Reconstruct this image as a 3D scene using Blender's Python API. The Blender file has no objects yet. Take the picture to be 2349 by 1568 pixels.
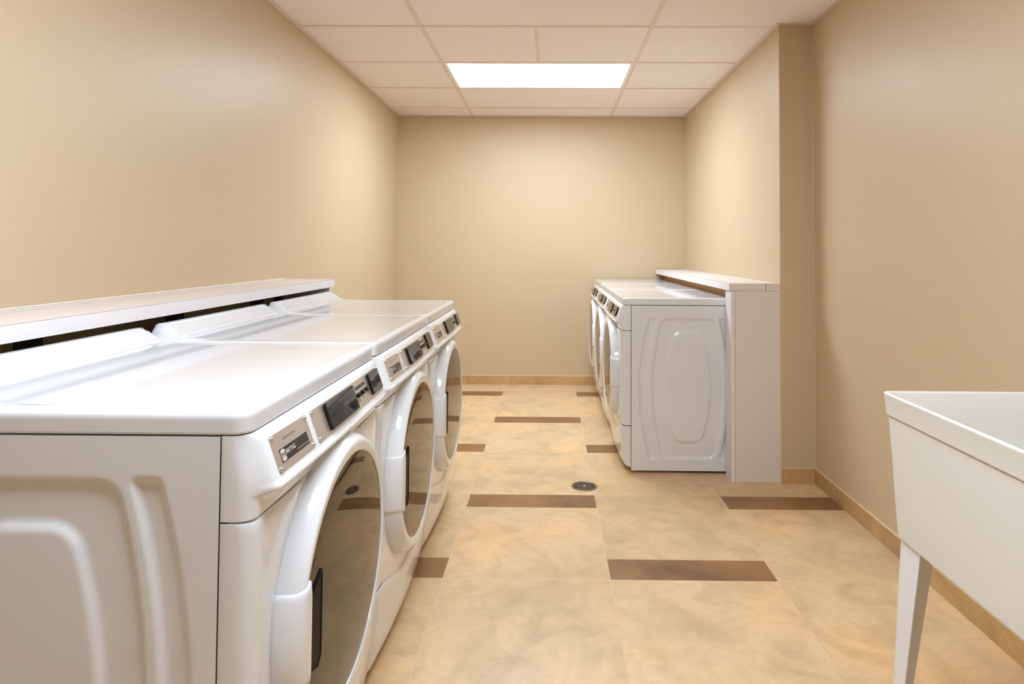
import bpy, math, random
from mathutils import Matrix, Vector
random.seed(7)
SC = bpy.context.scene
COL = SC.collection
PI = math.pi

# ------------------------------------------------------------------ mesh builder
class MB:
    def __init__(s):
        s.v = []; s.f = []; s.m = []; s.sm = []
    def add(s, vs, fs, mi=0, smooth=False):
        o = len(s.v); s.v += [tuple(p) for p in vs]
        for f in fs:
            s.f.append(tuple(i + o for i in f)); s.m.append(mi); s.sm.append(smooth)
    def box(s, a, b, mi=0):
        (x0, y0, z0), (x1, y1, z1) = a, b
        vs = [(x0,y0,z0),(x1,y0,z0),(x1,y1,z0),(x0,y1,z0),(x0,y0,z1),(x1,y0,z1),(x1,y1,z1),(x0,y1,z1)]
        s.add(vs, [(0,3,2,1),(4,5,6,7),(0,1,5,4),(1,2,6,5),(2,3,7,6),(3,0,4,7)], mi)
    def grid(s, P, flip=False, mi=0, smooth=True, closed_u=False):
        # P[i][j] points; rows i, columns j
        n = len(P); m = len(P[0]); vs = [p for r in P for p in r]; fs = []
        for i in range(n - 1):
            for j in range(m if closed_u else m - 1):
                k = (j + 1) % m
                q = (i*m+j, i*m+k, (i+1)*m+k, (i+1)*m+j)
                fs.append(q[::-1] if flip else q)
        s.add(vs, fs, mi, smooth)
    def loft(s, rings, cap0=False, cap1=False, mi=0, smooth=True, flip=False):
        o = len(s.v); s.grid(rings, flip, mi, smooth, True); n = len(rings[0])
        if cap0:
            f = tuple(o + j for j in range(n)); s.f.append(f if flip else f[::-1]); s.m.append(mi); s.sm.append(False)
        if cap1:
            b = o + (len(rings)-1)*n; f = tuple(b + j for j in range(n)); s.f.append(f[::-1] if flip else f); s.m.append(mi); s.sm.append(False)
    def build(s, name, mats, parent=None, loc=None, bevel=0, seg=2, sharp=None, merge=False):
        me = bpy.data.meshes.new(name); me.from_pydata(s.v, [], s.f)
        if not isinstance(mats, (list, tuple)): mats = [mats]
        for m in mats: me.materials.append(m)
        me.polygons.foreach_set('material_index', s.m)
        me.polygons.foreach_set('use_smooth', s.sm)
        me.update()
        o = bpy.data.objects.new(name, me); COL.objects.link(o)
        if parent: o.parent = parent
        if loc: o.location = loc
        if bevel:
            b = o.modifiers.new('bevel', 'BEVEL'); b.width = bevel; b.segments = seg; b.limit_method = 'ANGLE'
            b.angle_limit = math.radians(40)
            try: b.harden_normals = False
            except Exception: pass
        return o

def rrect(x0, y0, x1, y1, r, z, n=6, div=1):
    """closed rounded rectangle loop, counter-clockwise, constant point count"""
    r = max(min(r, (x1-x0)/2 - 1e-4, (y1-y0)/2 - 1e-4), 1e-4); pts = []
    cs = [(x1-r, y0+r, -PI/2), (x1-r, y1-r, 0), (x0+r, y1-r, PI/2), (x0+r, y0+r, PI)]
    for k, (cx, cy, a0) in enumerate(cs):
        arc = [(cx + r*math.cos(a0 + PI/2*i/n), cy + r*math.sin(a0 + PI/2*i/n)) for i in range(n+1)]
        pts += arc
        nx, ny, a1 = cs[(k+1) % 4]
        st = (nx + r*math.cos(a1), ny + r*math.sin(a1))
        for i in range(1, div):
            t = i/div; pts.append((arc[-1][0]*(1-t) + st[0]*t, arc[-1][1]*(1-t) + st[1]*t))
    return [(x, y, z) for x, y in pts]

def ss(a, b, x):
    t = min(1, max(0, (x-a)/(b-a))); return t*t*(3-2*t)

def tag(o, label=None, cat=None, group=None, kind=None):
    if label: o['label'] = label
    if cat: o['category'] = cat
    if group: o['group'] = group
    if kind: o['kind'] = kind
    return o

def empty(name, loc, rz=0):
    o = bpy.data.objects.new(name, None); COL.objects.link(o); o.location = loc; o.rotation_euler = (0,0,rz)
    o.empty_display_size = .1
    return o

def copy_tree(o, parent=None):
    c = o.copy(); COL.objects.link(c); c.parent = parent
    for ch in list(o.children): copy_tree(ch, c)
    return c

# ------------------------------------------------------------------ materials
def lin(c):
    return tuple(((x/255)/12.92 if x/255 <= .04045 else ((x/255+.055)/1.055)**2.4) for x in c) + (1,)

def mat(name, base, rough=.5, metal=0, spec=.5, coat=0, coat_r=.05, ior=1.5):
    m = bpy.data.materials.new(name); m.use_nodes = True
    b = m.node_tree.nodes['Principled BSDF']
    b.inputs['Base Color'].default_value = base if len(base) == 4 else tuple(base) + (1,)
    b.inputs['Roughness'].default_value = rough; b.inputs['Metallic'].default_value = metal
    b.inputs['Specular IOR Level'].default_value = spec; b.inputs['IOR'].default_value = ior
    b.inputs['Coat Weight'].default_value = coat; b.inputs['Coat Roughness'].default_value = coat_r
    return m

def N(m, typ, **kw):
    n = m.node_tree.nodes.new(typ)
    for k, v in kw.items():
        if k.startswith('i_'): n.inputs[k[2:].replace('_', ' ')].default_value = v
        else: setattr(n, k, v)
    return n

def L(m, a, ao, b, bi): m.node_tree.links.new(a.outputs[ao], b.inputs[bi])

def bump(m, scale, strength, dist=.001, detail=2, coords='Object', rough_var=None, base_var=0):
    b = m.node_tree.nodes['Principled BSDF']
    tc = N(m, 'ShaderNodeTexCoord'); no = N(m, 'ShaderNodeTexNoise'); no.inputs['Scale'].default_value = scale
    no.inputs['Detail'].default_value = detail
    bp = N(m, 'ShaderNodeBump'); bp.inputs['Strength'].default_value = strength; bp.inputs['Distance'].default_value = dist
    L(m, tc, coords, no, 'Vector'); L(m, no, 'Fac', bp, 'Height'); L(m, bp, 'Normal', b, 'Normal')
    if base_var:
        c = b.inputs['Base Color'].default_value[:]
        mx = N(m, 'ShaderNodeMix'); mx.data_type = 'RGBA'
        mx.inputs['A'].default_value = tuple(x*(1-base_var) for x in c[:3]) + (1,)
        mx.inputs['B'].default_value = tuple(min(1, x*(1+base_var)) for x in c[:3]) + (1,)
        L(m, no, 'Fac', mx, 'Factor'); L(m, mx, 'Result', b, 'Base Color')
    return m

M = {}
M['wall'] = bump(mat('beige_paint', lin((200, 180, 148)), .42, spec=.35), 170, .30, .0016, 3, base_var=.02)
M['wall_bounce'] = bump(mat('bounce_white', lin((236, 236, 236)), .5, spec=.3), 170, .30, .0016, 3)  # white chosen to bounce neutral fill light, not a known paint
M['ceil'] = bump(mat('ceiling_panel', lin((240, 233, 229)), .9, spec=.2), 320, .25, .0008, 3, base_var=.03)
M['tee'] = mat('tee_metal', lin((226, 212, 202)), .45, spec=.4)
M['enamel'] = mat('white_enamel', lin((221, 224, 227)), .14, spec=.5, coat=.6, coat_r=.04)
M['plastic'] = mat('white_plastic', lin((223, 226, 229)), .18, spec=.5, coat=.5, coat_r=.05)
M['gap'] = mat('dark_gap', (.012, .011, .010), .7)
M['black'] = mat('black_gloss', (.008, .007, .006), .05, spec=.4)
M['blackm'] = mat('black_matte', (.015, .014, .014), .4)
M['recess'] = mat('recess_black', (.005, .004, .003), .45, spec=.08)
M['plate'] = mat('brushed_steel', lin((214, 204, 196)), .33, metal=.8)
M['chrome'] = mat('screw_chrome', lin((225, 225, 228)), .12, metal=1)
M['glass'] = mat('tinted_door_glass', (.022, .014, .006), .025, spec=.5, ior=1.6)
M['glass'].node_tree.nodes['Principled BSDF'].inputs['Specular Tint'].default_value = (1, .78, .46, 1)
M['grey'] = mat('grey_label', lin((44, 39, 35)), .25)
M['ink'] = mat('label_ink', lin((95, 88, 82)), .5)
M['logo'] = mat('logo_silver', lin((205, 195, 182)), .35)
M['lam'] = bump(mat('laminate', lin((221, 212, 204)), .42, spec=.4), 260, .06, .0004, 2, base_var=.015)
M['lamedge'] = bump(mat('laminate_edge', lin((224, 220, 220)), .38, spec=.4), 260, .06, .0004, 2, base_var=.015)
M['caulk'] = mat('white_caulk', lin((240, 238, 234)), .4)
M['ply'] = mat('dark_stud', (.035, .031, .026), .8)
M['seam'] = mat('laminate_core', lin((122, 102, 92)), .6)
M['board'] = bump(mat('tan_board', lin((196, 152, 110)), .7), 40, .2, .0005, 3, base_var=.06)
M['sink'] = bump(mat('sink_plastic', lin((221, 220, 213)), .33, spec=.4), 500, .05, .0003, 2)
M['leg'] = mat('painted_steel_leg', lin((226, 227, 230)), .3)
M['drain'] = mat('nickel_drain', lin((150, 138, 118)), .35, metal=.9)
M['rubber'] = mat('foot_grey', lin((150, 148, 145)), .5)
M['tileedge'] = mat('tile_edge', lin((214, 186, 150)), .6)

def emis(name, col, s):
    m = bpy.data.materials.new(name); m.use_nodes = True; nt = m.node_tree
    b = nt.nodes['Principled BSDF']; b.inputs['Base Color'].default_value = (.9,.9,.9,1)
    b.inputs['Emission Color'].default_value = col; b.inputs['Emission Strength'].default_value = s
    return m
LAMP = 24.5
M['lamp'] = emis('lamp_diffuser', (.865, .995, 1.155, 1), LAMP)

# end-cut timber-look porcelain: a ring pattern around a centre of its own for each tile
def tile_mat(name, A, B, Cc, ring_amt, rough):
    m = bpy.data.materials.new(name); m.use_nodes = True
    b = m.node_tree.nodes['Principled BSDF']
    at = N(m, 'ShaderNodeAttribute', attribute_name='tc'); at.attribute_type = 'GEOMETRY'
    big = N(m, 'ShaderNodeTexNoise'); big.inputs['Scale'].default_value = 2.6; big.inputs['Detail'].default_value = 3
    big.inputs['Distortion'].default_value = .6
    L(m, at, 'Vector', big, 'Vector')
    mid = N(m, 'ShaderNodeTexNoise'); mid.inputs['Scale'].default_value = 7; mid.inputs['Detail'].default_value = 4
    mid.inputs['Distortion'].default_value = 1.2
    L(m, at, 'Vector', mid, 'Vector')
    # warped radius
    w = N(m, 'ShaderNodeTexNoise'); w.inputs['Scale'].default_value = 2.6; w.inputs['Detail'].default_value = 2
    L(m, at, 'Vector', w, 'Vector')
    flat = N(m, 'ShaderNodeVectorMath', operation='MULTIPLY'); flat.inputs[1].default_value = (1, 1, 0)
    L(m, at, 'Vector', flat, 0)
    ln = N(m, 'ShaderNodeVectorMath', operation='LENGTH'); L(m, flat, 'Vector', ln, 0)
    wm = N(m, 'ShaderNodeMath', operation='MULTIPLY'); wm.inputs[1].default_value = .13; L(m, w, 'Fac', wm, 0)
    w2 = N(m, 'ShaderNodeTexNoise'); w2.inputs['Scale'].default_value = 42; w2.inputs['Detail'].default_value = 2; L(m, at, 'Vector', w2, 'Vector')
    wq = N(m, 'ShaderNodeMath', operation='MULTIPLY_ADD'); wq.inputs[1].default_value = .007; L(m, w2, 'Fac', wq, 0); L(m, wm, 0, wq, 2); wm = wq
    rad = N(m, 'ShaderNodeMath', operation='ADD'); L(m, ln, 'Value', rad, 0); L(m, wm, 0, rad, 1)
    k = N(m, 'ShaderNodeMath', operation='MULTIPLY'); k.inputs[1].default_value = 900; L(m, rad, 0, k, 0)
    sn = N(m, 'ShaderNodeMath', operation='SINE'); L(m, k, 0, sn, 0)
    k2 = N(m, 'ShaderNodeMath', operation='MULTIPLY'); k2.inputs[1].default_value = 147; L(m, rad, 0, k2, 0)
    sn2 = N(m, 'ShaderNodeMath', operation='SINE'); L(m, k2, 0, sn2, 0)
    s2 = N(m, 'ShaderNodeMath', operation='MULTIPLY'); s2.inputs[1].default_value = .6; L(m, sn2, 0, s2, 0)
    sm = N(m, 'ShaderNodeMath', operation='ADD'); L(m, sn, 0, sm, 0); L(m, s2, 0, sm, 1)
    am = N(m, 'ShaderNodeMapRange'); am.inputs['From Min'].default_value = .42; am.inputs['From Max'].default_value = .72
    am.inputs['To Min'].default_value = .1; am.inputs['To Max'].default_value = 1; L(m, mid, 'Fac', am, 'Value')
    rr = N(m, 'ShaderNodeMath', operation='MULTIPLY'); L(m, sm, 0, rr, 0); L(m, am, 'Result', rr, 1)
    ra = N(m, 'ShaderNodeMath', operation='MULTIPLY_ADD'); ra.inputs[1].default_value = ring_amt; ra.inputs[2].default_value = 1.0
    L(m, rr, 0, ra, 0)
    # colour
    cr = N(m, 'ShaderNodeValToRGB'); e = cr.color_ramp.elements
    e[0].position = .33; e[0].color = B; e[1].position = .52; e[1].color = A
    x = cr.color_ramp.elements.new(.70); x.color = Cc
    L(m, big, 'Fac', cr, 'Fac')
    cr2 = N(m, 'ShaderNodeValToRGB'); e = cr2.color_ramp.elements
    e[0].position = .30; e[0].color = (.80,.77,.70,1); e[1].position = .58; e[1].color = (1.03,1.02,1.0,1)
    L(m, mid, 'Fac', cr2, 'Fac')
    mx = N(m, 'ShaderNodeMix'); mx.data_type = 'RGBA'; mx.blend_type = 'MULTIPLY'; mx.inputs['Factor'].default_value = .75
    L(m, cr, 'Color', mx, 'A'); L(m, cr2, 'Color', mx, 'B')
    # per tile tone from the seed kept in z
    sp = N(m, 'ShaderNodeSeparateXYZ'); L(m, at, 'Vector', sp, 'Vector')
    fr = N(m, 'ShaderNodeMath', operation='FRACT'); L(m, sp, 'Z', fr, 0)
    tn = N(m, 'ShaderNodeMapRange'); tn.inputs['To Min'].default_value = .93; tn.inputs['To Max'].default_value = 1.05; L(m, fr, 0, tn, 'Value')
    # fine drying cracks: thin level lines of a slow noise
    ck = N(m, 'ShaderNodeTexNoise'); ck.inputs['Scale'].default_value = 1.7; ck.inputs['Detail'].default_value = 2.5
    of = N(m, 'ShaderNodeVectorMath', operation='ADD'); of.inputs[1].default_value = (5.3, 2.1, 7.7); L(m, at, 'Vector', of, 0); L(m, of, 'Vector', ck, 'Vector')
    c1 = N(m, 'ShaderNodeMath', operation='SUBTRACT'); c1.inputs[1].default_value = .56; L(m, ck, 'Fac', c1, 0)
    c2 = N(m, 'ShaderNodeMath', operation='ABSOLUTE'); L(m, c1, 0, c2, 0)
    c3 = N(m, 'ShaderNodeMapRange'); c3.inputs['From Max'].default_value = .003; c3.inputs['To Min'].default_value = .975; c3.inputs['To Max'].default_value = 1
    L(m, c2, 0, c3, 'Value')
    t1 = N(m, 'ShaderNodeMath', operation='MULTIPLY'); L(m, ra, 0, t1, 0); L(m, tn, 'Result', t1, 1)
    t2 = N(m, 'ShaderNodeMath', operation='MULTIPLY'); L(m, t1, 0, t2, 0); L(m, c3, 'Result', t2, 1)
    fn_ = N(m, 'ShaderNodeTexNoise'); fn_.inputs['Scale'].default_value = 55; fn_.inputs['Detail'].default_value = 4; fn_.inputs['Distortion'].default_value = .8
    sv = N(m, 'ShaderNodeVectorMath', operation='MULTIPLY'); sv.inputs[1].default_value = (.45, 1.0, 1.0); L(m, at, 'Vector', sv, 0); L(m, sv, 'Vector', fn_, 'Vector')
    fm = N(m, 'ShaderNodeMapRange'); fm.inputs['From Min'].default_value = .3; fm.inputs['From Max'].default_value = .7; fm.inputs['To Min'].default_value = .955; fm.inputs['To Max'].default_value = 1.035; L(m, fn_, 'Fac', fm, 'Value')
    t3 = N(m, 'ShaderNodeMath', operation='MULTIPLY'); L(m, t2, 0, t3, 0); L(m, fm, 'Result', t3, 1); t2 = t3
    sc = N(m, 'ShaderNodeVectorMath', operation='SCALE'); L(m, mx, 'Result', sc, 0); L(m, t2, 0, sc, 'Scale')
    L(m, sc, 'Vector', b, 'Base Color')
    b.inputs['Roughness'].default_value = rough; b.inputs['Specular IOR Level'].default_value = .35
    return m
M['tile'] = tile_mat('tan_tile', lin((216, 187, 146)), lin((203, 176, 136)), lin((224, 187, 139)), .05, .38)
M['strip'] = tile_mat('brown_tile', lin((146, 107, 68)), lin((124, 90, 58)), lin((158, 114, 70)), .10, .40)
M['btile'] = tile_mat('shaded_base_tile', lin((196, 162, 112)), lin((182, 150, 104)), lin((204, 164, 110)), .05, .4)  # tan tile darkened for the weaker light on upright faces
M['grout'] = mat('grout', lin((216, 190, 164)), .8)
M['joint'] = mat('tan_joint', lin((222, 198, 162)), .6)

# ------------------------------------------------------------------ room dimensions
XL, XR, XW, YB, YC, YF, ZC = -1.344, 1.185, 1.361, 5.30, 3.111, -2.4, 2.3527
T, S, G0, R0, R1 = .60036, .14489, -.37639, 2.93678, 2.93926
PER = 2*T + S

def struct(o): o['kind'] = 'structure'; return o

def wallmesh(name, quads, mm=None):
    b = MB()
    for q in quads: b.box(*q)
    return struct(b.build(name, mm or M['wall']))
TH = .12
wallmesh('wall_left', [((XL-TH, YF-TH, 0), (XL, YB+TH, ZC+.1))])
wallmesh('wall_back', [((XL, YB, 0), (XR, YB+TH, ZC+.1))])
wallmesh('wall_front', [((XL, YF-TH, 0), (XW, YF, ZC+.1))], M['wall_bounce'])  # unseen wall behind the camera, whitened to light the machine sides
wr = MB()
out = [(XW, YF-TH), (XW+TH, YF-TH), (XW+TH, YB+TH), (XR, YB+TH), (XR, YC), (XW, YC)]
wr.add([(x, y, 0) for x, y in out] + [(x, y, ZC+.1) for x, y in out],
       [tuple(reversed(range(6))), tuple(range(6, 12))] + [(i, (i+1) % 6, (i+1) % 6 + 6, i+6) for i in range(6)])
struct(wr.build('wall_right', M['wall'], bevel=.004))

# floor: one mesh, tiles laid in staggered columns
fl = MB(); tcs = []
def fq(x0, y0, x1, y1, z, mi, seed, cen):
    x0 = max(x0, XL); x1 = min(x1, XW); y0 = max(y0, YF); y1 = min(y1, YB)
    if x1 - x0 < .0005 or y1 - y0 < .0005: return
    vs = [(x0,y0,z),(x1,y0,z),(x1,y1,z),(x0,y1,z)]
    fl.add(vs, [(0,1,2,3)], mi)
    for v in vs: tcs.append((v[0]-cen[0], v[1]-cen[1], seed))
fl.box((XL, YF, -.05), (XW, YB, -.0012), 2); tcs += [(0,0,0)]*24
knots = [(-.279, 1.779), (-.10, 2.36), (.60, 2.45), (.72, 1.75), (.52, 3.2), (-.13, 3.21), (1.05, 2.0), (-.06, 4.1), (-.62, 2.7)]
for k in range(-2, 3):
    xa, xb = G0 + k*T + .0017, G0 + (k+1)*T - .0017
    e0 = R0 if k % 2 == 0 else R1 - T
    for n in range(-6, 4):
        e = e0 + n*PER
        for (a, b_, mi) in ((e-S, e, 1), (e, e+T, 0), (e+T, e+2*T, 0)):
            seed = random.uniform(0, 40)
            cen = ((xa+xb)/2 + random.uniform(-.38, .38), (a+b_)/2 + random.uniform(-.38, .38))
            for kx, ky in knots:
                if mi == 0 and xa < kx < xb and a < ky < b_: cen = (kx, ky)
            if mi == 1: cen = (cen[0] + random.choice((-1, 1))*.6, cen[1] + random.uniform(-.4, .4))
            fq(xa, a+.0010, xb, b_-.0010, 0, mi, seed, cen)
        # cross joints
        for yy in (e-S, e, e+T): fq(xa, yy-.0010, xb, yy+.0010, -.0001, 3, 0, (0, 0))
fo = fl.build('floor', [M['tile'], M['strip'], M['grout'], M['joint']])
a = fo.data.attributes.new('tc', 'FLOAT_VECTOR', 'CORNER')
# corners come in face order; only the tile quads need real values
vals = []
vt = {}
idx = 8
per_v = [(0,0,0)]*8 + tcs[24:]
for lp in fo.data.loops: vals += list(per_v[lp.vertex_index])
a.data.foreach_set('vector', vals)
struct(fo)

# baseboards: strips of the same tile, shade put into its colour, with a pale top edge
def baseboard(name, x0, y0, x1, y1, nx, ny, h=.079, th=.010, cut0=.2, seg=T):
    """from (x0,y0) to (x1,y1) along the wall, thickness towards (nx,ny)"""
    b = MB(); tv = []
    ln_ = math.hypot(x1-x0, y1-y0); ux, uy = (x1-x0)/ln_, (y1-y0)/ln_
    cuts = [0]; c = cut0
    while c < ln_: cuts.append(c); c += seg
    cuts.append(ln_)
    for i in range(len(cuts)-1):
        a0, a1 = cuts[i] + (.0008 if i else 0), cuts[i+1] - (.0008 if i+2 < len(cuts) else 0)
        P = lambda t, d, z: (x0+ux*t+nx*d, y0+uy*t+ny*d, z)
        vs = [P(a0,0,0),P(a1,0,0),P(a1,th,0),P(a0,th,0),P(a0,0,h),P(a1,0,h),P(a1,th-.002,h),P(a0,th-.002,h),P(a1,th,h-.003),P(a0,th,h-.003)]
        b.add(vs, [(3,2,8,9),(0,4,5,1)], 0); b.add(vs, [(4,7,6,5),(7,9,8,6),(0,3,9,7,4),(1,5,6,8,2)], 1)
        sd = random.uniform(0, 40); ox, oy = random.uniform(-.5,.5), random.uniform(.2,.6)
        tv += [((a0 if k in (0,3,4,7,9) else a1) - (a0+a1)/2 + ox, v[2] + oy, sd) for k, v in enumerate(vs)]*2
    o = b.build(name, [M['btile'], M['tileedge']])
    at = o.data.attributes.new('tc', 'FLOAT_VECTOR', 'CORNER'); vv = []
    for lp in o.data.loops: vv += list(tv[lp.vertex_index])
    at.data.foreach_set('vector', vv)
    # back fill so the joints are not see-through
    return struct(o)
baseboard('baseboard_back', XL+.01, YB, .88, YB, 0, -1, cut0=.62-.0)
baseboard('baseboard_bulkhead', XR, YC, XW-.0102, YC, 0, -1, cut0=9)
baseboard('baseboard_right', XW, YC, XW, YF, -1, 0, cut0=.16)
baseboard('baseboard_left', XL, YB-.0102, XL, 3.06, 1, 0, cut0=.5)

# ceiling: lay-in panels above an exposed tee grid
XT0, XT1 = -.68538, -.68538+1.2192; Y0 = 3.14743; G = .6096; TW = .0115
rows = [Y0 - 1.5*G - k*G for k in range(9, -1, -1)] + [Y0 + k*G for k in range(-1, 4)]
rows = [y for y in rows if YF < y < YB]
panels = MB(); edges = [YF] + rows + [YB]
LIGHTROWS = {}
lights_y = [Y0 + G, Y0 - 4.5*G]
for i in range(len(edges)-1):
    ya, yb = edges[i]+.003, edges[i+1]-.003
    lit = any(abs(edges[i]-ly) < .01 for ly in lights_y)
    split = abs(edges[i]-Y0) < .01
    spans = [(XL+.001, XT0-.003), (XT1+.003, XW if edges[i+1] <= YC+.6 else XR)]
    if not lit: spans += ([(XT0+.003, (XT0+XT1)/2-.003), ((XT0+XT1)/2+.003, XT1-.003)] if split else [(XT0+.003, XT1-.003)])
    for (xa, xb) in spans:
        z = ZC + .0016 + random.uniform(0, .0012)
        panels.box((xa, ya, z), (xb, yb, z+.012))
cl = struct(panels.build('ceiling', M['ceil'], bevel=.0012, seg=1))
lid = MB(); lid.box((XL-TH, YF-TH, ZC+.1), (XW+TH, YB+TH, ZC+.14))
lo = lid.build('ceiling_slab', M['ceil'], parent=cl)
tg = MB()
for x in (XT0, XT1): tg.box((x-TW, YF, ZC), (x+TW, YB, ZC+.0015)); tg.box((x-.001, YF, ZC+.0015), (x+.001, YB, ZC+.03))
for y in rows:
    for (xa, xb) in ((XL, XT0-TW), (XT0+TW, XT1-TW), (XT1+TW, XW if y < YC else XR)):
        tg.box((xa, y-TW, ZC+.0003), (xb, y+TW, ZC+.0015)); tg.box((xa, y-.001, ZC+.0015), (xb, y+.001, ZC+.03))
tg.box(((XT0+XT1)/2-TW, Y0+TW, ZC+.0003), ((XT0+XT1)/2+TW, Y0+G-TW, ZC+.0015))
tg.build('ceiling_grid', M['tee'], parent=cl)
wa = MB(); AW = .022
wa.box((XL, YF, ZC-.0012), (XL+AW, YB, ZC+.0003)); wa.box((XL+AW, YB-AW, ZC-.0012), (XR-AW, YB, ZC+.0003))
wa.box((XR-AW, YC-AW, ZC-.0012), (XR, YB, ZC+.0003)); wa.box((XR, YC-AW, ZC-.0012), (XW-AW, YC, ZC+.0003))
wa.box((XW-AW, YF, ZC-.0012), (XW, YC, ZC+.0003))
struct(wa.build('trim_1', M['tee']))

# ------------------------------------------------------------------ ceiling lights
def troffer():
    r = empty('ceiling_light', (0, 0, ZC))
    w, d = 1.2192-.0238, G-.0238
    f = MB(); lp = .016
    for (a_, b_) in (((-w/2,-d/2),(w/2,-d/2+lp)), ((-w/2,d/2-lp),(w/2,d/2)), ((-w/2,-d/2+lp),(-w/2+lp,d/2-lp)), ((w/2-lp,-d/2+lp),(w/2,d/2-lp))):
        f.box((a_[0], a_[1], .0005), (b_[0], b_[1], .0095))
    f.box((-w/2, -d/2, .03), (w/2, d/2, .08))
    f.build('frame', M['caulk'], r)
    g = MB(); g.box((-w/2+lp, -d/2+lp, .004), (w/2-lp, d/2-lp, .006)); g.build('diffuser', M['lamp'], r)
    return r
l0 = troffer(); LG = 'recessed ceiling light panels'
labs = ['glowing white light panel in the ceiling, centred before the back wall',
        'light panel in the ceiling above the sink and nearest dryer, out of the frame']
for i, ly in enumerate(lights_y):
    o = l0 if i == 0 else copy_tree(l0)
    o.location = ((XT0+XT1)/2, ly + G/2, ZC)
    tag(o, labs[i], 'ceiling light', LG)

# ------------------------------------------------------------------ laundry machines
W = .683; CX = W/2; CZ = .506
def path(r, depth, bow, n_arc=7, n_mid=22, x0=0, x1=W):
    """plan outline of a bowed front: list of (x, d) left to right"""
    pts = [(x0+.0004, .0026), (x0, .0034), (x0, max(.0036, (depth-r)*.5)), (x0, max(.0038, depth-r))]
    for i in range(1, n_arc+1):
        a_ = PI/2*i/n_arc; pts.append((x0 + r*(1-math.cos(a_)), depth-r + r*math.sin(a_)))
    xs = [x0+r + (x1-x0-2*r)*i/n_mid for i in range(1, n_mid)]
    mid = [(x, depth) for x in xs]
    right = [(x0+x1-x, d) for x, d in reversed(pts)]
    allp = pts + mid + right
    hw = (x1-x0)/2; c = (x0+x1)/2
    return [(x, d + (bow*(1-((x-c)/hw)**2) * ss(0, depth, d) if d > 0 else 0)) for x, d in allp]

def front_shell(rows_, fn, name, m_, parent, close=True):
    # fn(z, x) may shift a row's height and depth
    """rows_: list of z; fn(z) -> plan path; builds the shell with flat top and bottom"""
    b = MB(); P = []
    for z, pp in rows_: P.append([(x, -(fn(z, x, d)[1] if fn else d), fn(z, x, d)[0] if fn else z) for x, d in pp])
    b.grid(P, flip=False)
    for r_, fl_ in ((P[0], True), (P[-1], False)):
        o = len(b.v); b.v += r_; f = tuple(range(o, o+len(r_))); b.f.append(f[::-1] if not fl_ else f)
        b.m.append(0); b.sm.append(False)
    return b.build(name, m_, parent)

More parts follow.
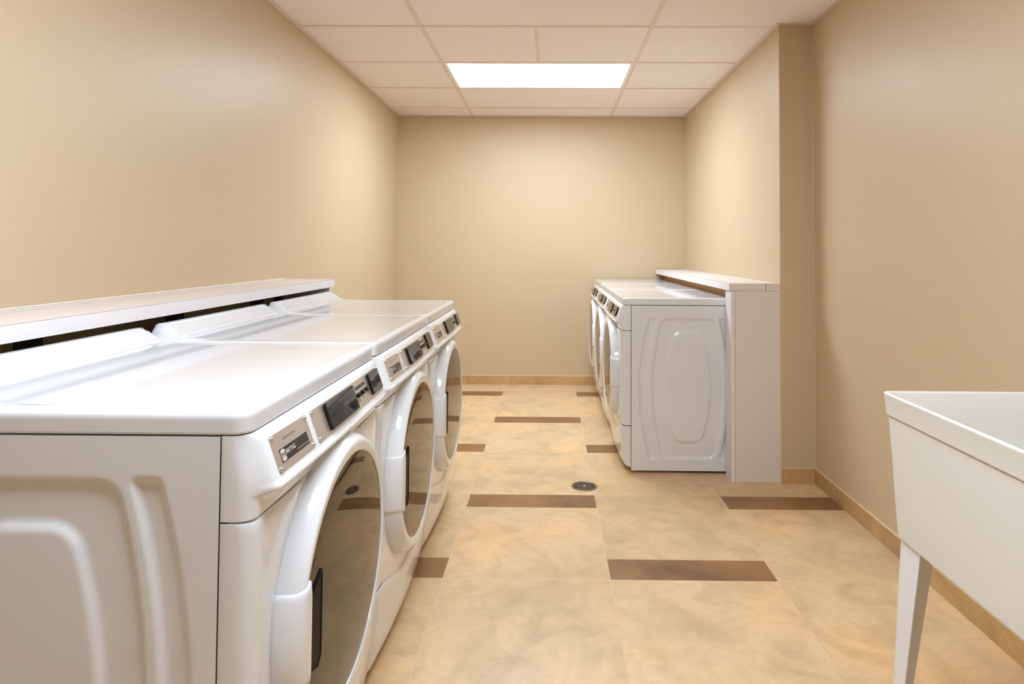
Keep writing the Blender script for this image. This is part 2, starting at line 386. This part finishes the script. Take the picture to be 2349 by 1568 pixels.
def make_machine(kind, hs):
    """kind 'dryer' or 'washer'; hs = -1 handle on the left, +1 on the right"""
    r = empty('clothes_dryer' if kind == 'dryer' else 'washing_machine', (0, 0, 0))
    # cabinet with pressed side panel
    DEP = .60
    b = MB()
    zt, zb = .884, .016
    b.add([(0,0,zb),(W,0,zb),(W,DEP,zb),(0,DEP,zb),(0,0,zt),(W,0,zt),(W,DEP,zt),(0,DEP,zt)],
          [(0,3,2,1),(4,5,6,7),(0,1,5,4),(2,3,7,6)] + ([(1,2,6,5)] if hs < 0 else [(3,0,4,7)]))
    def emb(y, z):
        u = abs(y-.30); q = 1-((z-.447)/.365)**2
        wo = .135 + .053*max(-.2, q); wi = .068 + .052*max(-.2, 1-((z-.454)/.29)**2)
        def sd(hx, hz, cz_, rr):
            ax, az = u-hx+rr, abs(z-cz_)-hz+rr
            return math.hypot(max(ax,0), max(az,0)) + min(max(ax,az),0) - rr
        so = sd(wo, .365, .447, .03); si = sd(wi, .29, .454, .035)
        ring = ss(.0055, -.0055, so) * ss(-.009, .009, si)
        gr = ss(.0055, -.0055, abs(u-(wo+.050)) - .020) * ss(.007, -.007, abs(z-.447)-.367)
        return max(ring, gr)
    ny, nz = 110, 150; P = []
    X = 0 if hs < 0 else W; sgn = 1 if hs < 0 else -1
    for j in range(nz+1):
        z = zb + (zt-zb)*j/nz; row = []
        for i in range(ny+1):
            y = DEP*i/ny; row.append((X + sgn*.0075*emb(y, z), y, z))
        P.append(row)
    b.grid(P, flip=(hs < 0))
    b.build('cabinet', M['enamel'], r)
    g = MB(); g.box((.0018, -.012, .05), (W-.0018, .001, .882)); g.box((.016, -.0445, .195), (W-.016, -.01, .256)); g.box((.016, -.044, .744), (W-.016, -.01, .757)); g.build('gap_shade_filler', M['gap'], r)  # dark filler added so the panel gaps read as shaded
    # lid
    lb = MB(); yf, yb_ = -.043, (.585 if kind == 'dryer' else .545); cr_ = .026; nd = 46
    prof = [(.006, .8862), (.001, .8875), (0, .8895), (0, .8915), (0, .9085), (0, .911)]
    for i in range(1, 7):
        a_ = PI/2*i/6; prof.append((.013*(1-math.cos(a_)), .912 + .013*math.sin(a_)))
    prof += [(.020, .9250), (.026, .9249), (.032, .9245), (.040, .9243)]
    t = .046
    mx_ = min(W, yb_-yf)/2 - .004
    while t < mx_: prof.append((t, .9243)); t += .009
    def rise(x, y):
        if kind != 'dryer': return 0
        p = .008*ss(.38, .53, y) + .036*ss(.500, .566, y)
        e = min(x, W-x); return p*(.10 + .90*ss(.008, .042, e)) if e < .05 else p
    rings = []
    for ins, z in prof:
        rg = rrect(ins, yf+ins, W-ins, yb_-ins, max(.002, cr_-ins), z, 6, nd)
        rings.append([(x, y, z_ + (rise(x, y) if z_ > .90 else 0)) for x, y, z_ in rg])
    lb.loft(rings, cap0=True, cap1=True)
    lb.build('lid', M['enamel'], r)
    # control panel shell
    rows_ = []
    zs = [.7525, .7535, .757, .762, .767, .772, .777, .781, .784, .7855, .7868, .788, .7892, .791, .7935, .7965, .7995, .8025, .806, .8095, .815, .83, .845, .86, .872, .879, .8835, .885]
    def D(z):
        k = [(.7525,.0505),(.7535,.0525),(.757,.0535),(.770,.0545),(.781,.0575),(.785,.062),(.787,.070),(.7885,.0785),(.790,.0815),(.793,.0842),(.7965,.0850),(.7995,.0838),(.8035,.0798),(.806,.0785),(.872,.0545),(.879,.051),(.8835,.046),(.885,.040)]
        for i in range(len(k)-1):
            if k[i][0] <= z <= k[i+1][0]:
                t_ = (z-k[i][0])/(k[i+1][0]-k[i][0]); return k[i][1]*(1-t_)+k[i+1][1]*t_
        return k[-1][1]
    def D0(z):
        return .056 if z < .80 else .056 - .012*ss(.80, .885, z)
    for z in zs:
        base = path(.030, D0(z), .006)
        row = []
        for (x, d) in base:
            e = min(x, W-x); w_ = ss(.010, .032, e)
            row.append((x, d + (D(z)-D0(z))*w_*(1 if d > 0 else 0)))
        rows_.append((z, row))
    cp = front_shell(rows_, None, 'control_panel', M['plastic'], r)
    # dark latch slot beneath the lip
    s_ = MB(); s_.box((CX-.045, -.0665, .7565), (CX+.045, -.050, .7715)); s_.build('latch_slot', M['gap'], r)
    # front panel around the door: its lower edge sags towards the middle, a shallow well surrounds the ring
    def sag(x): return -.047*ss(.03, .27, min(x, W-x))
    def prof_at(tab, z):
        for q in range(len(tab)-1):
            if tab[q][0] <= z <= tab[q+1][0]:
                t_ = (z-tab[q][0])/(tab[q+1][0]-tab[q][0]); return [a_*(1-t_)+b_*t_ for a_, b_ in zip(tab[q][1:], tab[q+1][1:])]
        return list(tab[-1][1:])
    ft = [(.2520, .046), (.2532, .0495), (.2570, .052), (.30, .0545), (.50, .055), (.70, .0545), (.742, .0535), (.7475, .052), (.7495, .0495)]
    zs2 = [.2520, .2532, .2550, .2575, .262] + [.27 + .01*q for q in range(47)] + [.742, .7455, .7475, .7495]
    def ffn(z, x, d):
        z2 = z + sag(x)*(1-ss(.252, .42, z)); rr_d = math.hypot((x-CX)*1.06, z2-CZ)
        return z2, d - (.007*ss(.302, .288, rr_d) if d > .04 else 0)
    front_shell([(z, path(.026, prof_at(ft, z)[0], .010, 7, 70)) for z in zs2], ffn, 'front_panel', M['enamel'], r)
    # kick panel
    kt = [(.034, .020, .006), (.037, .028, .012), (.045, .034, .015), (.07, .040, .017), (.11, .046, .018), (.16, .0515, .016), (.21, .0545, .013), (.2385, .0545, .011), (.2445, .0530, .010), (.2475, .0495, .010)]
    zs3 = [.034, .037, .040, .045, .055, .07, .09, .11, .135, .16, .185, .21, .225, .2385, .2420, .2445, .2462, .2475]
    def kfn(z, x, d): return z + sag(x)*ss(.07, .2475, z), d
    front_shell([(z, path(.024, prof_at(kt, z)[0], prof_at(kt, z)[1], 7, 40)) for z in zs3], kfn, 'kick_panel', M['enamel'], r)
    # feet
    for (fx, fy) in ((.06,.05),(W-.06,.05),(.06,.54),(W-.06,.54)):
        f = MB(); ringp = [(.016,0),(.018,.002),(.018,.009),(.008,.010),(.008,.02)]
        f.loft([[(fx+q*math.cos(2*PI*i/20), fy+q*math.sin(2*PI*i/20), z) for i in range(20)] for q, z in ringp], cap0=True)
        f.build('foot', M['rubber'], r)
    # door: lathed ring
    def lathe(prof_, n=96, a0=0, a1=2*PI):
        P_ = []
        for (rr, d) in prof_:
            t_ = max(0, (rr-.240)/.032)
            P_.append([(CX+(rr-.0075*t_)*math.cos(a0+(a1-a0)*i/n), -d, CZ-.003*t_+(rr*.982+.013*t_)*math.sin(a0+(a1-a0)*i/n)) for i in range(n)])
        return P_
    dr = MB()
    ringprof = [(.256,.044),(.268,.044),(.2702,.0455),(.2714,.049),(.2718,.058),(.2712,.068),(.2692,.078),(.2662,.0862),(.2625,.0922),(.2590,.0960),(.2562,.0980),(.2545,.0987),(.2530,.0989),(.2515,.0988),(.2470,.0982),(.2415,.0976),(.2395,.0971),(.2386,.0962),(.2381,.0950),(.238,.088)]
    dr.loft(lathe(ringprof), flip=False)
    door = dr.build('door', M['plastic'], r)
    gl = MB(); gp = [(.2379,.0948),(.225,.0957),(.20,.0967),(.15,.0980),(.10,.0988),(.05,.0992),(.004,.0993)]
    gl.loft(lathe(gp), cap1=True, flip=False)
    gl.build('window', M['glass'], door)
    # dark gasket ring behind the door
    gk = MB(); gk.loft(lathe([(.277,.050),(.277,.060),(.262,.0605),(.262,.05)]), flip=False)
    # grip: follows the ring then steps in over the glass
    gz0, gz1 = .434, .590; n = 26; P = []
    def hx(x): return CX + hs*x
    for i in range(n+1):
        z = gz0 + (gz1-gz0)*i/n
        xo = .2660*math.sqrt(1 - ((z-CZ+.003)/.282)**2)
        e = min(i, n-i)/n*(gz1-gz0)
        ct = ss(0, .022, e)
        xi = .2170 + (1-ct)*.004
        lift = .0012 + .0016*ss(0, .006, e)
        row = [(xo-.003, .042), (xo, .046), (xo, .060), (xo-.0016, .072), (xo-.0045, .0815), (xo-.0085, .0895), (xo-.013, .0950), (xo-.018, .0985), (max(xo-.024, xi+.010), .1002), (max(xo-.032, xi+.007), .1008), (xi+.004, .1010), (xi+.001, .1002), (xi, .0985), (xi, .095), (xi+.003, .093)]
        et, eb = (gz1-z), (z-gz0)
        sh = .010*(1-et/(gz1-gz0))**3 - .007*(1-eb/(gz1-gz0))**3
        P.append([(hx(a_+lift), -(d+lift), z + sh*min(1, max(0, (q-5)/5))) for q, (a_, d) in enumerate(row)])
    P = [[(x, y+.022, z) for x, y, z in P[0]]] + P + [[(x, y+.022, z) for x, y, z in P[-1]]]
    hb = MB(); hb.grid(P, flip=(hs > 0))
    hb.build('door_grip', M['plastic'], door)
    # finger recess in the glass beside the grip
    zz0, zz1 = .424, .598
    xr0, xr1 = .235, .166
    prf = [(xr0, zz0+.020), (xr1+.016, zz0), (xr1+.003, zz0+.010), (xr1, zz0+.020), (xr1, zz1-.012), (xr1+.002, zz1-.005), (xr1+.014, zz1-.012), (xr0, zz1-.040)]
    def shrink(pts, k):
        cx_ = sum(p[0] for p in pts)/len(pts); cz_ = sum(p[1] for p in pts)/len(pts)
        return [(cx_+(p[0]-cx_)*(1-k/abs(p[0]-cx_) if abs(p[0]-cx_) > k else 0), cz_+(p[1]-cz_)*(1-k/abs(p[1]-cz_) if abs(p[1]-cz_) > k else 0)) for p in pts]
    inn = shrink(prf, .0045)
    rc = MB(); q = [[(hx(x), -d, z) for x, z in pp] for pp, d in ((prf, .094), (prf, .1000), (shrink(prf, .0012), .1007), (shrink(prf, .0028), .1007), (shrink(prf, .0034), .0998), (shrink(prf, .0040), .0996))]
    rc.loft(q, cap1=True, flip=(hs < 0), smooth=False)
    rc.build('finger_recess', M['recess'], door)

    # ---- fascia plates lie on the slanted face: frame of that face
    z0, d0, z1, d1 = .806, .0785, .872, .0545
    ang = math.atan2(d0-d1, z1-z0); sl = math.hypot(z1-z0, d0-d1)
    def onface(x, v, h):     # v along slope 0..sl measured from the bottom, h above the face
        bowv = .006*(1-((x-CX)/CX)**2)
        d = d0 + bowv - (d0-d1)*v/sl; z = z0 + (z1-z0)*v/sl
        return (x, -(d + h*math.cos(ang)), z + h*math.sin(ang))
    def slab(name, xa, xb, va, vb, h0, h1, m_, par, cr=.003, nx=12, edge=.0006):
        b_ = MB(); rgs = []
        for ins, h in ((0, h0), (0, h1-edge), (edge, h1)):
            rg = rrect(xa+ins, va+ins, xb-ins, vb-ins, max(.0005, cr-ins), 0, 4, nx)
            rgs.append([onface(x, v, h) for x, v, _ in rg])
        # fill as grid strips: fan of quads across the slab keeps the bow
        b_.loft(rgs, smooth=False)
        m2 = 14; top = []
        for i in range(m2+1):
            x = xa+edge+cr + (xb-xa-2*edge-2*cr)*i/m2
            top.append([onface(x, va+edge, h1), onface(x, vb-edge, h1)])
        b_.grid([[p[0] for p in top], [p[1] for p in top]], smooth=False)
        for xx, x2 in ((xa+edge, xa+edge+cr), (xb-edge-cr, xb-edge)):
            vv = [onface(xx, va+edge+(cr if xx < CX*9 and xx == xa+edge else 0), h1), onface(x2, va+edge+(cr if x2 == xb-edge else 0), h1),
                  onface(x2, vb-edge-(cr if x2 == xb-edge else 0), h1), onface(xx, vb-edge-(cr if xx == xa+edge else 0), h1)]
            b_.add(vv, [(0,1,2,3)])
        return b_.build(name, m_, par)
    def screw(x, v, par):
        b_ = MB(); c = onface(x, v, .0012)
        ux = Vector((1,0,0)); n_ = Vector((0, -math.cos(ang), math.sin(ang))); uv = n_.cross(ux)*-1
        pr = [(.0042, 0), (.0042, .0009), (.0036, .0024), (.0022, .0034), (.0004, .0038)]
        rgs = [[tuple(Vector(c) + ux*(q_*math.cos(2*PI*i/14)) - uv*(q_*math.sin(2*PI*i/14))*-1 + n_*h) for i in range(14)] for q_, h in pr]
        b_.loft(rgs, cap1=True)
        b_.build('screw', M['chrome'], par)
    va, vb = .006, sl-.0005
    np_ = slab('name_plate', .040, .179, va, vb, 0, .0013, M['plate'], r)
    for (x, v) in ((.0465, vb-.006), (.1725, vb-.006), (.0465, va+.006), (.1725, va+.006)): screw(x, v, np_)
    lb_ = slab('badge', .056, .163, .0185, .0425, .0012, .0016, M['grey'], np_, cr=.0006)
    sp_ = slab('settings_plate', .198, .642, va, vb, 0, .0013, M['plate'], r)
    for (x, v) in ((.2045, vb-.006), (.6355, vb-.006), (.2045, va+.006), (.6355, va+.006)): screw(x, v, sp_)
    slab('display', .257, .425, .0115, vb-.0035, .001, .0085, M['black'], sp_, cr=.004, edge=.0014)
    slab('coin_window', .545, .630, .0135, vb-.0035, .001, .0085, M['black'], sp_, cr=.004, edge=.0014)
    slab('legend_strip', .447, .520, .0475, .0565, .0012, .0016, M['grey'], sp_, cr=.0006)
    for bx in (.452, .483, .514):
        slab('button', bx-.0085, bx+.0085, .0315, .0425, .001, .0090, M['black'], sp_, cr=.0025, edge=.0015, nx=2)
    # lettering as flat meshes on the plates
    def text(body, xa, va_, hgt, wid, m_, par, h, name='lettering', bold=0):
        cu = bpy.data.curves.new('txt', 'FONT'); cu.body = body; cu.size = 1; cu.offset = bold
        o = bpy.data.objects.new('txt', cu); COL.objects.link(o)
        bpy.context.view_layer.update()
        me0 = o.to_mesh(); vs = [v.co.copy() for v in me0.vertices]; fs = [tuple(p.vertices) for p in me0.polygons]
        o.to_mesh_clear(); bpy.data.objects.remove(o); bpy.data.curves.remove(cu)
        if not vs: return
        mnx, mxx = min(v.x for v in vs), max(v.x for v in vs); mny, mxy = min(v.y for v in vs), max(v.y for v in vs)
        b_ = MB(); b_.add([onface(xa + (v.x-mnx)/(mxx-mnx)*wid, va_ + (v.y-mny)/(mxy-mny)*hgt, h) for v in vs], fs)
        b_.build(name, m_, par)
    text('HEAVY DUTY ' + ('DRYER' if kind == 'dryer' else 'WASHER'), .078, .0520, .0040, .046, M['ink'], np_, .0016)
    slab('logo_tile', .0585, .0735, .0205, .0400, .0017, .0019, M['logo'], np_, cr=.003, nx=2, edge=.0001)
    text('M', .0610, .0255, .0095, .0100, M['grey'], np_, .0022, 'logo_letter', bold=.0)
    text('MAYTAG', .0762, .0285, .0080, .034, M['logo'], np_, .0019, 'brand_lettering', bold=.02)
    text('Commercial', .140, .0225, .0035, .020, M['logo'], np_, .0019)
    b_ = MB()
    def strip_line(x_a, x_b, v_, t_): b_.add([onface(x_a, v_, .0019), onface(x_b, v_, .0019), onface(x_b, v_+t_, .0019), onface(x_a, v_+t_, .0019)], [(0,1,2,3)])
    strip_line(.1140, .1385, .0236, .0008); b_.build('badge_line', M['logo'], np_)
    text('PUSH TO START', .4545, .0500, .0040, .058, M['ink'], sp_, .0019)
    for body, x, v, wd in (('NORMAL', .443, .0250, .018), ('PERM PRESS', .443, .0200, .024), ('MED', .480, .0270, .010), ('HIGH', .480, .0220, .012), ('LOW HEAT', .505, .0265, .020)):
        text(body, x, v, .0028, wd, M['ink'], sp_, .0016)
    return r

XS_L, XS_R, PITCH = -.515, .438, .6865
dry = make_machine('dryer', -1)
lab = ['white front-loading dryer nearest on the left, its pressed side panel showing',
       'white front-loading dryer in the middle of the left row, between two dryers',
       'white front-loading dryer at the far end of the left row']
for i in range(3):
    o = dry if i == 0 else copy_tree(dry)
    o.location = (XS_L, .949 + i*PITCH, 0); o.rotation_euler = (0, 0, PI/2)
    tag(o, lab[i], 'clothes dryer', 'clothes dryers in a row along the left wall')
was = make_machine('washer', 1)
lab = ['white front-loading washer nearest in the right row, its pressed side panel facing us',
       'white front-loading washer in the middle of the right row, between two washers',
       'white front-loading washer at the far end of the right row, against the back wall']
for i in range(3):
    o = was if i == 0 else copy_tree(was)
    o.location = (XS_R, 3.222 + W + i*PITCH, 0); o.rotation_euler = (0, 0, -PI/2)
    tag(o, lab[i], 'washing machine', 'washing machines in a row along the right wall')

# ------------------------------------------------------------------ ledges behind the machines
def bx(name, a_, b_, m_, par, bevel=.0008):
    q = MB(); ox, oy, oz = par.location
    q.box((a_[0]-ox, a_[1]-oy, a_[2]-oz), (b_[0]-ox, b_[1]-oy, b_[2]-oz))
    return q.build(name, m_, par, bevel=bevel, seg=1)
ls = empty('wall_ledge', (XL, 1.5, 0))
tag(ls, 'off-white laminate ledge on the left wall above the backs of the dryers', 'ledge')
zt, th, xf, ya, yb = 1.024, .037, -1.084, -.6, 3.035
bx('top_board', (-1.286, ya, zt-th), (xf-.0020, yb, zt), M['lam'], ls)
bx('edge_band', (xf-.0012, ya, zt-th), (xf, yb, zt-.0012), M['lamedge'], ls, .0004)
bx('seam_line', (xf-.0021, ya, zt-.006), (xf-.0011, yb-.001, zt-.0004), M['seam'], ls, 0)
bx('seam_line', (-1.2880, ya, zt-.006), (-1.2859, yb-.001, zt+.0001), M['seam'], ls, 0)
bx('back_strip', (XL+.0005, ya, zt-th), (-1.2878, yb-.002, zt+.0008), M['lam'], ls)
bx('caulk_bead', (XL+.0003, ya, zt+.0008), (XL+.006, yb-.002, zt+.0045), M['caulk'], ls, .002)
bx('end_panel', (XL+.001, yb-.022, 0), (xf-.018, yb-.003, zt-th-.0002), M['lam'], ls)
for yy, ww in ((.86, .04), (1.455, .045), (2.035, .045), (2.615, .045), (2.84, .02)):
    bx('support_post', (-1.30, yy, 0), (-1.262, yy+ww, zt-th-.0002), M['ply'], ls)

rs = empty('wall_ledge', (XR, 3.2, 0))
tag(rs, 'off-white laminate ledge with a full-height end panel, behind the washers', 'ledge')
zt, th, xf, ya, yb = 1.011, .038, .926, 3.1135, 5.285
bx('top_board', (xf+.0020, ya, zt-th), (1.1135, yb, zt), M['lam'], rs)
bx('edge_band', (xf, ya, zt-th), (xf+.0012, yb-.055, zt-.0012), M['lamedge'], rs, .0004)
bx('edge_band', (xf, yb-.053, zt-th), (xf+.0012, yb, zt-.0012), M['lamedge'], rs, .0004)
bx('backing_board', (1.000, ya+.11, .45), (1.012, 4.20, zt-th-.0005), M['board'], rs)
bx('backing_board', (1.000, 4.203, .45), (1.012, yb, zt-th-.0005), M['board'], rs)
bx('seam_line', (xf+.0011, ya, zt-.006), (xf+.0021, yb-.001, zt-.0004), M['seam'], rs, 0)
bx('seam_line', (1.1134, ya+.002, zt-th+.001), (1.1162, yb-.001, zt-.0003), M['gap'], rs, 0)  # dark strip standing in for the shade inside the open joint
bx('back_strip', (1.1162, ya, zt-th), (XR-.0005, yb, zt+.0006), M['lam'], rs)
bx('end_panel', (.9555, ya+.001, 0), (XR-.004, ya+.020, zt-th-.0012), M['lam'], rs)
bx('front_stile', (.934, ya+.001, 0), (.9540, ya+.100, zt-th-.0012), M['lamedge'], rs)
bx('caulk_bead', (XR-.0035, ya+.0005, 0), (XR-.0003, ya+.004, zt), M['caulk'], rs, .001)

# ------------------------------------------------------------------ floor drain
fd = empty('floor_drain', (.180, 3.045, 0))
tag(fd, 'round nickel floor drain grate with square holes, set in the tiles', 'drain')
d_ = MB(); R_ = .065
def circ(rr, z, n=56): return [(rr*math.cos(2*PI*i/n), rr*math.sin(2*PI*i/n), z) for i in range(n)]
d_.loft([circ(R_, -.001), circ(R_, .0012), circ(R_-.001, .0018), circ(.0535, .0018), circ(.0535, .0004)])
d_.build('rim', M['drain'], fd)
wl = MB(); wl.loft([circ(.055, .0001), circ(.0005, .0001)], cap1=True); wl.build('well', M['blackm'], fd)
g_ = MB(); st = .0112; ca, sa = math.cos(math.radians(12)), math.sin(math.radians(12))
def rot(x, y): return (x*ca - y*sa, x*sa + y*ca)
for k in range(-4, 6):
    u = (k-.5)*st; hl = math.sqrt(max(0, .0545**2 - u*u)); hw = .0016
    for sw in (0, 1):
        pts = [(u-hw, -hl), (u+hw, -hl), (u+hw, hl), (u-hw, hl)]
        if sw: pts = [(y, x) for x, y in pts][::-1]
        vs = [rot(*p) for p in pts]
        g_.add([(x, y, .0005) for x, y in vs] + [(x, y, .0017) for x, y in vs], [(4,5,6,7),(0,1,5,4),(1,2,6,5),(2,3,7,6),(3,0,4,7)])
g_.build('grate', M['drain'], fd)
for (x, y, m_) in ((0, 0, M['logo']), (-.046, -.004, M['blackm']), (.046, .006, M['blackm'])):
    s_ = MB(); q = rot(x, y)
    s_.loft([[(q[0]+rr*math.cos(2*PI*i/18), q[1]+rr*math.sin(2*PI*i/18), z) for i in range(18)] for rr, z in ((.0068, .0004), (.0068, .0020), (.0058, .0028))], cap1=True)
    s_.build('screw', m_, fd)

# ------------------------------------------------------------------ utility sink
sk = empty('utility_sink', (1.064, 1.10, 0))
tag(sk, 'white plastic laundry sink on splayed steel legs against the right wall', 'sink')
x0, x1, y0, y1 = .7635, 1.357, .80, 1.4045
def rr_(ins, z, r0=.022): return [(x-1.064, y-1.10, z_) for x, y, z_ in rrect(x0+ins, y0+ins, x1-ins, y1-ins, max(.004, r0), z, 8, 8)]
t_ = MB()
# outer skin up, rim, inner skin down
prof = [(.0235, .5395, .010), (.0220, .5400, .011), (.0209, .5415, .012), (.0205, .5440, .012), (.0202, .548, .012), (.0165, .62, .013), (.0120, .72, .015), (.0080, .795, .016), (.0074, .8080, .016)]
t_.loft([rr_(i, z, q) for i, z, q in prof], cap0=True)
t_.build('tub', M['sink'], sk)
rm = MB()
prof = [(.0080, .8105, .015), (.0056, .8095, .016), (.0046, .8105, .016), (.0044, .8135, .016), (.0006, .8545, .018), (0, .8575, .018), (.0006, .8592, .018), (.0018, .8600, .017), (.003, .8602, .017), (.0075, .8602, .018), (.0095, .8595, .016), (.0105, .8570, .016),
        (.016, .80, .02), (.024, .66, .035), (.032, .575, .05), (.045, .558, .055), (.08, .552, .06)]
rm.loft([rr_(i, z, q) for i, z, q in prof], cap1=True)
rm.build('rim', M['sink'], sk)
def sink_leg(cx_, cy_, sx, sy):
    """corner of the angle at (cx_,cy_) on top, flanges towards (sx,sy); splays outwards to the floor"""
    b_ = MB(); zt_, zb_ = .5393, 0.0
    rowsz = []
    for t2 in (0, 1):
        z = zt_*(1-t2) + zb_*t2; wa_ = .070*(1-t2) + .017*t2; wb_ = .079*(1-t2) + .021*t2
        ox = cx_ - sx*(.016*t2); oy = cy_ - sy*(.030*t2)
        rowsz.append([(ox, oy + sy*wa_, z), (ox, oy, z), (ox + sx*wb_, oy, z), (ox + sx*wb_, oy + sy*.0018, z), (ox + sx*.0018, oy + sy*.0018, z), (ox + sx*.0018, oy + sy*wa_, z)])
    f = (sx*sy) > 0
    b_.loft([[(x-1.064, y-1.10, z) for x, y, z in rw] for rw in rowsz], cap0=True, cap1=True, smooth=False, flip=f)
    b_.build('leg', M['leg'], sk)
for (cx_, cy_, sx, sy) in ((x0+.0270, y1-.0290, 1, -1), (x0+.0270, y0+.0290, 1, 1), (x1-.0245, y1-.0245, -1, -1), (x1-.0245, y0+.0245, -1, 1)):
    sink_leg(cx_, cy_, sx, sy)

# ------------------------------------------------------------------ camera
f_px, pcx, pcy = 1381.855, 1247.836, 531.156
R = ((0.9999429530052973, 0.00918174231773161, 0.00545768660299049),
     (-0.009335953298463616, 0.999537668207237, 0.028935960513664635),
     (-0.005189480807806466, -0.028985262511321667, 0.9995663679046505))
cam = bpy.data.cameras.new('camera'); co = bpy.data.objects.new('camera', cam); COL.objects.link(co)
rt, fw, up = Vector(R[0]), Vector(R[1]), Vector(R[2])
m4 = Matrix(((rt.x, up.x, -fw.x, 0), (rt.y, up.y, -fw.y, 0), (rt.z, up.z, -fw.z, 1.18147), (0, 0, 0, 1)))
co.matrix_world = m4
cam.sensor_fit = 'HORIZONTAL'; cam.sensor_width = 36; cam.lens = f_px/2349*36
cam.shift_x = (1174.5-pcx)/2349; cam.shift_y = (pcy-784)/2349; cam.clip_start = .02
SC.camera = co

# ------------------------------------------------------------------ world and view
w = bpy.data.worlds.new('world'); SC.world = w; w.use_nodes = True
w.node_tree.nodes['Background'].inputs[0].default_value = (.8, .8, .8, 1); w.node_tree.nodes['Background'].inputs[1].default_value = .0
SC.view_settings.view_transform = 'Standard'; SC.view_settings.look = 'None'
SC.view_settings.exposure = 0; SC.view_settings.gamma = 1
try: SC.view_settings.use_curve_mapping = False
except Exception: pass
SC.cycles.max_bounces = 16; SC.cycles.diffuse_bounces = 10; SC.cycles.glossy_bounces = 6
SC.cycles.use_denoising = True
SC.cycles.sample_clamp_indirect = 8
